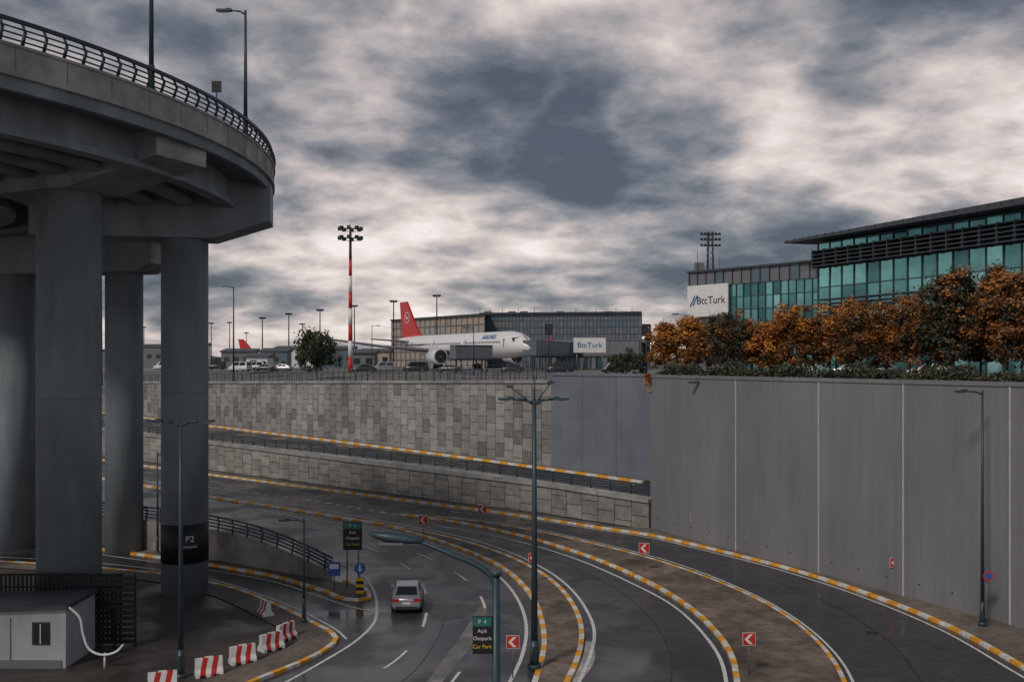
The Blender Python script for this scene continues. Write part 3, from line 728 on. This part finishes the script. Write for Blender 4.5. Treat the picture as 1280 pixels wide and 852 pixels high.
for z in (4.6,5.6,6.5):
    mb.box((0,0,z),(3.2,.1,.1),'dark')
    for x in (-1.5,-.9,-.3,.3,.9,1.5): mb.box((x,-.15,z+.15),(.4,.35,.3),'dark',rx=.4)
mb.cyl((-2,1,0),(-2,1,4),.05,.04,'dark',5); mb.cyl((1.8,1,0),(1.8,1,3),.05,.04,'dark',5); mb.box((-1.5,2,1),(1.5,1,2),'bgrey')
mb.obj('antenna_mast',loc=D(888,162,29.9))

mb=MB()
A=D(600,300,0); B=D(802,292,0)
facade(mb,A,B,13,29.8,44,8,['bblue','bblue','bgrey'],mull='roof',mw=.12,proud=.1)
mb.beam(A,B,2,29.8,30.3,'roof'); dz=Vector((0,0,29.9)); bk=Vector((10,80,0))
mb.face([A+dz,B+dz,B+bk+dz,A+bk+dz],'roof'); facade(mb,B,B+bk,13,29.8,10,3,['bblue'],mull='roof',mw=.15)
for x in (610,640,655,700,760): mb.box(D(x,310,30.5),(2.5,2,1.6),'bgrey')
for x in (600,612,628,648,668,690,720,745,770,790): mb.cyl(D(x,296,30.3),D(x,296,31.8),.08,.05,'dark',5)
mb.obj('hangar_building')
mb=MB(); A=D(490,330,0); B=D(606,288,0)
facade(mb,A,B,13,29.0,18,6,['beige','beige','pan1'],mull='bgrey',mw=.3,proud=.2); mb.beam(A,B,1.5,29.0,29.5,'roof')
dz=Vector((0,0,29.2)); mb.face([A+dz,B+dz,B+bk+dz,A+bk+dz],'roof'); facade(mb,A+bk,A,13,29,6,3,['beige'],mull='bgrey',mw=.3)
mb.obj('office_building')
mb=MB(); A=D(668,262,0); B=D(812,250,0)
facade(mb,A,B,13,20,20,2,['gl2','bgrey','bblue'],mull='dark',mw=.3,proud=.3); mb.beam(A-Vector((1,0,0)),B,6,20,20.9,'bgrey')
mb.beam(A+Vector((0,12,0)),B+Vector((0,12,0)),24,19.6,19.9,'roof')
mb.obj('gate_building')
mb=MB(); p=D(737,226,0); mb.box(p+Vector((0,0,18.9)),(7.6,.4,3.5),'wpaint')
for s in (-3,3): mb.cyl(p+Vector((s,.3,13)),p+Vector((s,.3,18)),.15,.15,'galv',8)
bb=mb.obj('billboard'); text('lettering','BtcTurk',1.8,'blue',p+Vector((0,-.22,18.9)),(math.pi/2,0,0),bb,ext=.03)
for px,d,y in ((686,170,406),(808,150,406)):
    mb=MB(); H=ZZ(y,d)-13; mb.cyl((0,0,0),(0,0,H),.16,.13,'dark',8); mb.box((0,0,H-.8),(1.4,.4,1.9),'black'); mb.box((0,-.22,H-.8),(1.2,.03,1.7),'dark'); mb.obj('traffic_sign',loc=D(px,d,13))
for px,d,w,hh,mt in ((300,300,10,5,'bgrey'),(345,290,8,5,'bblue'),(372,310,14,6,'wpaint'),(210,330,20,7,'bgrey'),(420,310,12,6,'bblue'),(240,360,12,8,'wpaint'),(455,240,6,4,'bgrey'),(160,350,16,6,'bgrey'),(325,230,5,3,'wpaint'),(470,300,9,5,'beige')):
    mb=MB(); mb.box((0,0,hh/2),(w,6,hh),mt); mb.hexa([(-w/2-.4,-3.4,hh),(w/2+.4,-3.4,hh),(w/2+.4,3.4,hh),(-w/2-.4,3.4,hh),(-w/2-.4,-3.4,hh+.3),(w/2+.4,-3.4,hh+.3),(w/2+.4,3.4,hh+1.2),(-w/2-.4,3.4,hh+1.2)],'roof')
    for i in range(int(w/3)): mb.box((-w/2+1.7+i*3,-3.02,hh*.55),(1.6,.08,1.4),'glass')
    mb.box((w/2-1,-3.03,1.1),(1,.08,2.2),'dark'); mb.obj('airport_shed',loc=D(px,d,13))

mb=MB(); rr=random.Random(5); prev=None; N=160
for i in range(N+1):
    x=-2600+5200*i/N; hgt=14+9*math.sin(i*.11)+5*math.sin(i*.37+1)+rr.uniform(-2,2)
    cur=(Vector((x,2400,12.8)),Vector((x,2480,13+max(3,hgt)*1.2)),Vector((x,2700,12.5)))
    if prev: mb.face([prev[0],cur[0],cur[1],prev[1]],'hill',True); mb.face([prev[1],cur[1],cur[2],prev[2]],'hill',True)
    prev=cur
mb.obj('hills')

# ------------------------------------------------------------------ trees
def tree(name, loc, H, Wd, kind, seed, leaf=.3, nclump=70, per=55, low=.22, mixin=None):
    rg=random.Random(seed); root=bpy.data.objects.new(name,None); scene.collection.objects.link(root); root.location=loc
    mb=MB(); tr=.04+H*.011
    pts=[Vector((0,0,-.1)),Vector((rg.uniform(-.1,.1),rg.uniform(-.1,.1),H*.3)),Vector((rg.uniform(-.25,.25),rg.uniform(-.25,.25),H*.6)),Vector((rg.uniform(-.3,.3),0,H*.88))]
    for i in range(3): mb.cyl(pts[i],pts[i+1],tr*(1-.28*i),tr*(1-.28*(i+1)),'bark',8,caps=False)
    ends=[]
    for i in range(16):
        f=rg.uniform(.22,.85); p=pts[1].lerp(pts[3],f) if f>.3 else pts[0].lerp(pts[2],f)
        an=rg.uniform(0,6.28); r=Wd/2*rg.uniform(.45,.95)*(1-.5*f); e=p+Vector((math.cos(an)*r,math.sin(an)*r,H*rg.uniform(.06,.2)))
        mb.cyl(p,e,tr*.35,tr*.08,'bark',5,caps=False); ends.append(e)
    mb.obj('trunk',parent=root)
    mb=MB(); ms=LEAF[kind]; alt=LEAF[mixin] if mixin else ms
    cl=[(e,rg.uniform(.35,.6)) for e in ends]
    while len(cl)<nclump:
        u=rg.uniform(-1,1); an=rg.uniform(0,6.28); rr_=rg.uniform(.15,1)**.6
        zz=low+(1-low)*.5*(1+u*.96*rr_)
        prof=math.sqrt(max(0,1-u*u*.85))*(.85+.3*math.sin(an*3+seed)+.12*math.sin(an*7+u*5))*(1.08-.38*(u+1)/2)
        r=Wd/2*prof*rr_
        cl.append((Vector((math.cos(an)*r,math.sin(an)*r,H*zz)),rg.uniform(.22,.6)))
    for c,sz in cl:
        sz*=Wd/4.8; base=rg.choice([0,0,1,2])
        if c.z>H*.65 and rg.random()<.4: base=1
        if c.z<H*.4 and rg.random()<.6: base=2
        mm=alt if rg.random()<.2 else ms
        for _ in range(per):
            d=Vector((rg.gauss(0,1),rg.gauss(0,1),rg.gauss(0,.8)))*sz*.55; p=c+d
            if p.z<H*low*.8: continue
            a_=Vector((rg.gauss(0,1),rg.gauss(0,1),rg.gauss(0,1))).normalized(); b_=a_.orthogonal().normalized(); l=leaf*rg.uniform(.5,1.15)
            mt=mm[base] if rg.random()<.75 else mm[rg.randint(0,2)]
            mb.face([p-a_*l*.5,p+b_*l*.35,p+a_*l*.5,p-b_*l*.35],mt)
    mb.obj('crown',parent=root)
    return root
T=[(832,112,402,44,'orange'),(862,109,396,50,'orange'),(884,116,404,40,'brown'),(908,104,386,54,'dark'),(940,103,396,48,'brown'),(962,100,404,46,'orange'),(987,100,380,54,'orange'),(1018,98,390,52,'brown'),(1046,96,381,52,'orange'),(1075,94,373,60,'brown'),(1108,93,381,56,'orange'),(1137,91,364,60,'brown'),(1163,92,374,50,'orange'),(1192,87,328,76,'dark'),(1226,89,360,54,'brown'),(1258,84,330,76,'brown'),(1300,82,342,74,'brown'),(1350,80,345,70,'orange')]
for i,(px,d,yt,w,kd) in enumerate(T):
    H=ZZ(yt,d)-13.4; big=yt<362 and px>1180
    tree('autumn_tree',D(px,d+(i%3-1)*1.2,13.4),H,w*d/F*1.28,kd,100+i,leaf=.38 if big else .32,nclump=175 if big else 105,per=68,low=.13,mixin={'orange':'brown','brown':'dark','dark':'brown'}[kd])
tree('broadleaf_tree',D(396,168,11.9),ZZ(414,168)-11.9,9.0,'green',50,leaf=.5,nclump=110,per=60,low=.2)
for i,(px,d,yt,w) in enumerate([(782,116,436,3.2),(800,114,440,2.6),(770,150,442,3)]): tree('shrub',D(px,d,13.2),ZZ(yt,d)-13.2,w,'green',70+i,leaf=.25,nclump=40,per=40,low=.05)
mb=MB(); rg=random.Random(9)
nrm=Vector((h.y,-h.x,0)); nrm=nrm if nrm.x<0 else -nrm
for i in range(14000):
    s=rg.uniform(-1,L0*1.5); o_=-rg.uniform(1.2,3.0); hh=1.0+.3*math.sin(s*.9)+.25*math.sin(s*2.3)
    p=NW_A+h*s+nrm*o_+Vector((0,0,13.45+rg.random()**.7*hh))
    a_=Vector((rg.gauss(0,1),rg.gauss(0,1),rg.gauss(0,1))).normalized(); b_=a_.orthogonal().normalized(); l=.27
    mb.face([p-a_*l*.5,p+b_*l*.35,p+a_*l*.5,p-b_*l*.35],LEAF['dark'][rg.randint(0,2)] if rg.random()<.7 else LEAF['green'][rg.randint(0,2)])
mb.obj('hedge')
mb=MB()
for i in range(260):
    p=NW_A+Vector((rg.gauss(-.1,.25),-.15,13.9-abs(rg.gauss(0,.6)))); l=.22
    a_=Vector((rg.gauss(0,1),rg.gauss(0,1),rg.gauss(0,1))).normalized(); b_=a_.orthogonal().normalized()
    mb.face([p-a_*l*.5,p+b_*l*.35,p+a_*l*.5,p-b_*l*.35],LEAF['orange'][rg.randint(0,2)])
mb.obj('climbing_plant')
mb=MB()
for i in range(9000):
    x=rg.uniform(-460,60); y=600+rg.uniform(0,40); hh=5+3*math.sin(x*.05)+2*math.sin(x*.17); p=Vector((x,y,13+rg.random()*max(1.5,hh)))
    a_=Vector((rg.gauss(0,1),rg.gauss(0,.4),rg.gauss(0,1))).normalized(); b_=a_.orthogonal().normalized(); l=1.6
    mb.face([p-a_*l*.5,p+b_*l*.35,p+a_*l*.5,p-b_*l*.35],LEAF['green'][rg.randint(0,2)])
mb.obj('distant_trees')

# ------------------------------------------------------------------ signs
def chevron(px,py,H,size=.62,left=True):
    mb=MB(); mb.cyl((0,0,-.02),(0,0,H),.035,.035,'galv',8); s=size/2; z=H-s
    mb.box((0,-.05,z),(size,.03,size),'wpaint')
    def pl(pts,mt,o): mb.face([Vector((x,-.066-o,z+y)) for x,y in pts],mt)
    k=s*.95
    pl([(-k,-k),(k,-k),(k,k),(-k,k)],'red',.002)
    q=-1 if left else 1
    pl([(q*k*.75,0),(q*-k*.05,k*.8),(q*-k*.6,k*.8),(q*k*.2,0),(q*-k*.6,-k*.8),(q*-k*.05,-k*.8)],'wpaint',.006)
    mb.obj('chevron_sign',loc=G(px,py,0.1))
chevron(936,842,2.0); chevron(805,713,2.0,.75); chevron(641,846,2.0); chevron(529,667,1.6,.75); chevron(603,657,1.9,.75)
chevron(868,673,2.2,.7); chevron(1118,741,2.3,.62); chevron(666,728,2.0,.6)
mb=MB(); mb.cyl((0,-.2,2.9),(0,-.17,2.9),.28,.28,'red',20); mb.cyl((0,-.21,2.9),(0,-.2,2.9),.2,.2,'blue',20); mb.cyl((0,-.17,2.9),(0,0,2.9),.04,.04,'galv',6); mb.cyl((0,-.04,0),(0,-.04,3.2),.03,.03,'galv',6); mb.obj('traffic_sign',loc=D(1233,54,0.1))
def parksign(loc,w,hh,zc_,post=True,bracket=False):
    mb=MB()
    if post:
        for s in (-w*.3,w*.3): mb.cyl((s,0,0),(s,0,zc_+hh/2),.05,.05,'galv',8)
    if bracket:
        for z in (-.3,.3): mb.cyl((0,.0,zc_+z),(.45,0,zc_+z),.025,.025,'galv',6)
    mb.box((0,-.08,zc_),(w,.06,hh),'black'); mb.box((0,-.115,zc_+hh*.36),(w*.94,.02,hh*.24),'green')
    o=mb.obj('parking_sign',loc=loc)
    for k,(s,zz,cc) in enumerate((('P  4',.36,'wpaint'),('Açık',.12,'wpaint'),('Otopark',-.08,'wpaint'),('Car Park',-.3,'yel'))):
        text('lettering_%d'%k,s,hh*.14,cc,Vector(loc)+Vector((0,-.13,zc_+hh*zz)),(math.pi/2,0,0),o,ext=.003)
parksign(G(441,733,0.1),1.25,1.85,3.4); parksign(D(603,27,0),.54,1.05,7.35,post=False,bracket=True)
mb=MB(); mb.cyl((0,0,0),(0,0,2.1),.04,.04,'galv',8); mb.cyl((0,-.07,1.8),(0,-.05,1.8),.36,.36,'blue',24)
mb.face([(-.05,-.075,2.05),(.05,-.075,2.05),(.05,-.075,1.75),(.16,-.075,1.8),(0,-.075,1.55),(-.16,-.075,1.8),(-.05,-.075,1.75)],'wpaint')
for i in range(5): mb.box((0,-.06,.3+i*.2),(.5,.05,.2),'yel' if i%2==0 else 'black')
mb.obj('keep_left_sign',loc=G(450,745,0.1))
mb=MB(); mb.cyl((0,0,0),(0,0,1.9),.04,.04,'galv',8); mb.box((0,-.06,1.45),(.8,.04,.9),'blue'); mb.box((0,-.085,1.6),(.6,.02,.3),'wpaint'); mb.obj('traffic_sign',loc=G(418,738,0.1))

def barrier(px,py,rot,s=1.0):
    mb=MB(); L=1.25*s; prof=[(-.34,0),(-.32,.18),(-.15,.36),(-.1,.85),(.1,.85),(.15,.36),(.32,.18),(.34,0)]; N=5
    for i in range(N):
        x0=-L/2+L*i/N; x1=x0+L/N; mt='wpaint' if i%2==0 else 'red'
        A=[Vector((x0+(z-.45)*.22*(1 if i>0 else 0),y,z)) for y,z in prof]; B=[Vector((x1+(z-.45)*.22*(1 if i<N-1 else 0),y,z)) for y,z in prof]
        mb.loft([A,B],mt,smooth=False)
    for x in (-.35,.35): mb.box((x*L*.7,0,.05),(.25,.7,.1),'black')
    mb.box((0,0,.87),(L*.3,.1,.05),'wpaint')
    mb.obj('traffic_barrier',loc=G(px,py,0.055),rotz=rot)
for px,py,r in ((203,862,.35),(261,843,.45),(303,827,.6),(339,811,.8),(357,798,1.1),(332,768,-1.0)): barrier(px,py,r)

mb=MB(); W0=-34; W1=-21.8; y0=46.9; y1=50.2
mb.hexa([(W0,y0,0.05),(W1,y0,0.05),(W1,y1,0.05),(W0,y1,0.05),(W0,y0,2.5),(W1,y0,2.95),(W1,y1,2.95),(W0,y1,2.5)],'hutwall')
mb.hexa([(W0-.2,y0-.2,2.5),(W1+.15,y0-.2,2.95),(W1+.15,y1+.1,2.95),(W0-.2,y1+.1,2.5),(W0-.2,y0-.2,2.68),(W1+.15,y0-.2,3.15),(W1+.15,y1+.1,3.15),(W0-.2,y1+.1,2.68)],'roof')
mb.box((-23.0,y0-.02,1.75),(.85,.06,1.1),'dark'); mb.box((-23.0,y0-.04,1.75),(.72,.06,.95),'glass'); mb.box((-23.0,y0-.08,1.75),(.05,.04,.95),'carwhite')
mb.box((-28,y0-.03,.25),(12,.06,.4),'bgrey')
for x in (-24.5,-27,-29.5,-32): mb.box((x,y0-.015,1.35),(.04,.04,2.3),'bgrey')
mb.obj('guard_hut')
mb=MB()
path=[Vector((-21.6,46.8,3.05)),Vector((-21.1,46.8,2.6)),Vector((-20.9,46.8,1.7)),Vector((-20.6,46.8,1.0)),Vector((-20.1,46.8,.75)),Vector((-19.2,46.9,.95)),Vector((-19.0,46.9,1.2))]
pp=curve(path,.2)
for i in range(len(pp)-1): mb.cyl(pp[i],pp[i+1],.06,.06,'wpaint',8,caps=False)
mb.cyl((-19.9,46.9,0),(-19.9,46.9,.8),.05,.05,'wpaint',8)
mb.obj('handrail')
mb=MB()
for i in range(60): mb.box((-34+i*.225,50.8,1.95),(.12,.05,3.7),'black')
for z in (.2,1.2,2.2,3.1,3.75): mb.box((-27.3,50.86,z),(13.4,.06,.08),'black')
for z in [k*.3 for k in range(1,13)]: mb.box((-20.9,50.4,z+.05),(2.2,.04,.2),'black')
for x in (-22,-20.9,-19.8): mb.box((x,50.45,1.95),(.1,.06,3.9),'black')
mb.obj('slatted_fence')

# ------------------------------------------------------------------ sky / light
w=bpy.data.worlds.new('World'); scene.world=w; w.use_nodes=True; nt=w.node_tree
for nd in list(nt.nodes): nt.nodes.remove(nd)
out=nt.nodes.new('ShaderNodeOutputWorld')
sky=nt.nodes.new('ShaderNodeTexSky'); sky.sky_type='NISHITA'; sky.sun_disc=False
SE=math.radians(42); SA=math.radians(215)
sky.sun_elevation=SE; sky.sun_rotation=SA
bg1=nt.nodes.new('ShaderNodeBackground'); bg1.inputs['Strength'].default_value=0.09; nt.links.new(sky.outputs[0],bg1.inputs['Color'])
tc=nt.nodes.new('ShaderNodeTexCoord'); sep=nt.nodes.new('ShaderNodeSeparateXYZ'); nt.links.new(tc.outputs['Generated'],sep.inputs[0])
def math_(op,a,b=None,c=None):
    n=nt.nodes.new('ShaderNodeMath'); n.operation=op
    for i,v in enumerate((a,b,c)):
        if v is None: continue
        if isinstance(v,(int,float)): n.inputs[i].default_value=v
        else: nt.links.new(v,n.inputs[i])
    return n.outputs[0]
zz=math_('MAXIMUM',sep.outputs['Z'],0.0); zz=math_('ADD',zz,0.26)
cx=math_('DIVIDE',sep.outputs['X'],zz); cy=math_('DIVIDE',sep.outputs['Y'],zz)
comb=nt.nodes.new('ShaderNodeCombineXYZ'); nt.links.new(cx,comb.inputs[0]); nt.links.new(cy,comb.inputs[1]); comb.inputs[2].default_value=2.3
def noise(scale,detail,rough,dist,vec):
    n=nt.nodes.new('ShaderNodeTexNoise'); n.inputs['Scale'].default_value=scale; n.inputs['Detail'].default_value=detail; n.inputs['Roughness'].default_value=rough; n.inputs['Distortion'].default_value=dist
    nt.links.new(vec,n.inputs['Vector']); return n.outputs['Fac']
n1=noise(1.25,3,.5,.15,comb.outputs[0]); n2=noise(4.6,8,.58,.12,comb.outputs[0])
# billow: folded noise gives rounded cloud bellies with sharp bright creases
n3=math_('ABSOLUTE',math_('SUBTRACT',noise(3.1,4,.5,.1,comb.outputs[0]),.5))
mix=math_('ADD',math_('MULTIPLY',n1,.66),math_('MULTIPLY',n2,.34))
mix=math_('ADD',mix,math_('MULTIPLY',math_('SUBTRACT',.07,n3),.42))
el=math_('MULTIPLY',math_('SUBTRACT',0.17,math_('MAXIMUM',sep.outputs['Z'],0.0)),0.26)
mix=math_('ADD',mix,el)
cr_=nt.nodes.new('ShaderNodeValToRGB'); nt.links.new(mix,cr_.inputs[0])
e=cr_.color_ramp; e.elements[0].position=.385; e.elements[0].color=(.085,.10,.13,1); e.elements[1].position=.645; e.elements[1].color=(.95,.87,.84,1)
for p,c in ((.435,(.155,.17,.20,1)),(.485,(.29,.285,.305,1)),(.53,(.49,.44,.435,1)),(.58,(.73,.635,.60,1))):
    q=e.elements.new(p); q.color=c
bg2=nt.nodes.new('ShaderNodeBackground'); bg2.inputs['Strength'].default_value=1.0; nt.links.new(cr_.outputs[0],bg2.inputs['Color'])
mx=nt.nodes.new('ShaderNodeMixShader'); mx.inputs[0].default_value=.94; nt.links.new(bg1.outputs[0],mx.inputs[1]); nt.links.new(bg2.outputs[0],mx.inputs[2]); nt.links.new(mx.outputs[0],out.inputs[0])

sl=bpy.data.lights.new('sun','SUN'); sl.energy=1.5; sl.angle=math.radians(10); sl.color=(1,.91,.82)
so=bpy.data.objects.new('sun',sl); scene.collection.objects.link(so)
dirv=Vector((math.sin(SA)*math.cos(SE),math.cos(SA)*math.cos(SE),math.sin(SE)))
so.rotation_euler=dirv.to_track_quat('Z','Y').to_euler(); so.location=(0,0,60)

# ------------------------------------------------------------------ camera
cd=bpy.data.cameras.new('camera'); cam=bpy.data.objects.new('camera',cd); scene.collection.objects.link(cam)
cam.location=(0,0,CAMZ); cam.rotation_euler=(math.pi/2,0,0)
cd.sensor_width=36; cd.lens=36*F/1280; cd.shift_y=(HY-426)/1280; cd.clip_end=9000; cd.clip_start=.1
scene.camera=cam
scene.view_settings.view_transform='Standard'; scene.view_settings.look='None'; scene.view_settings.exposure=0
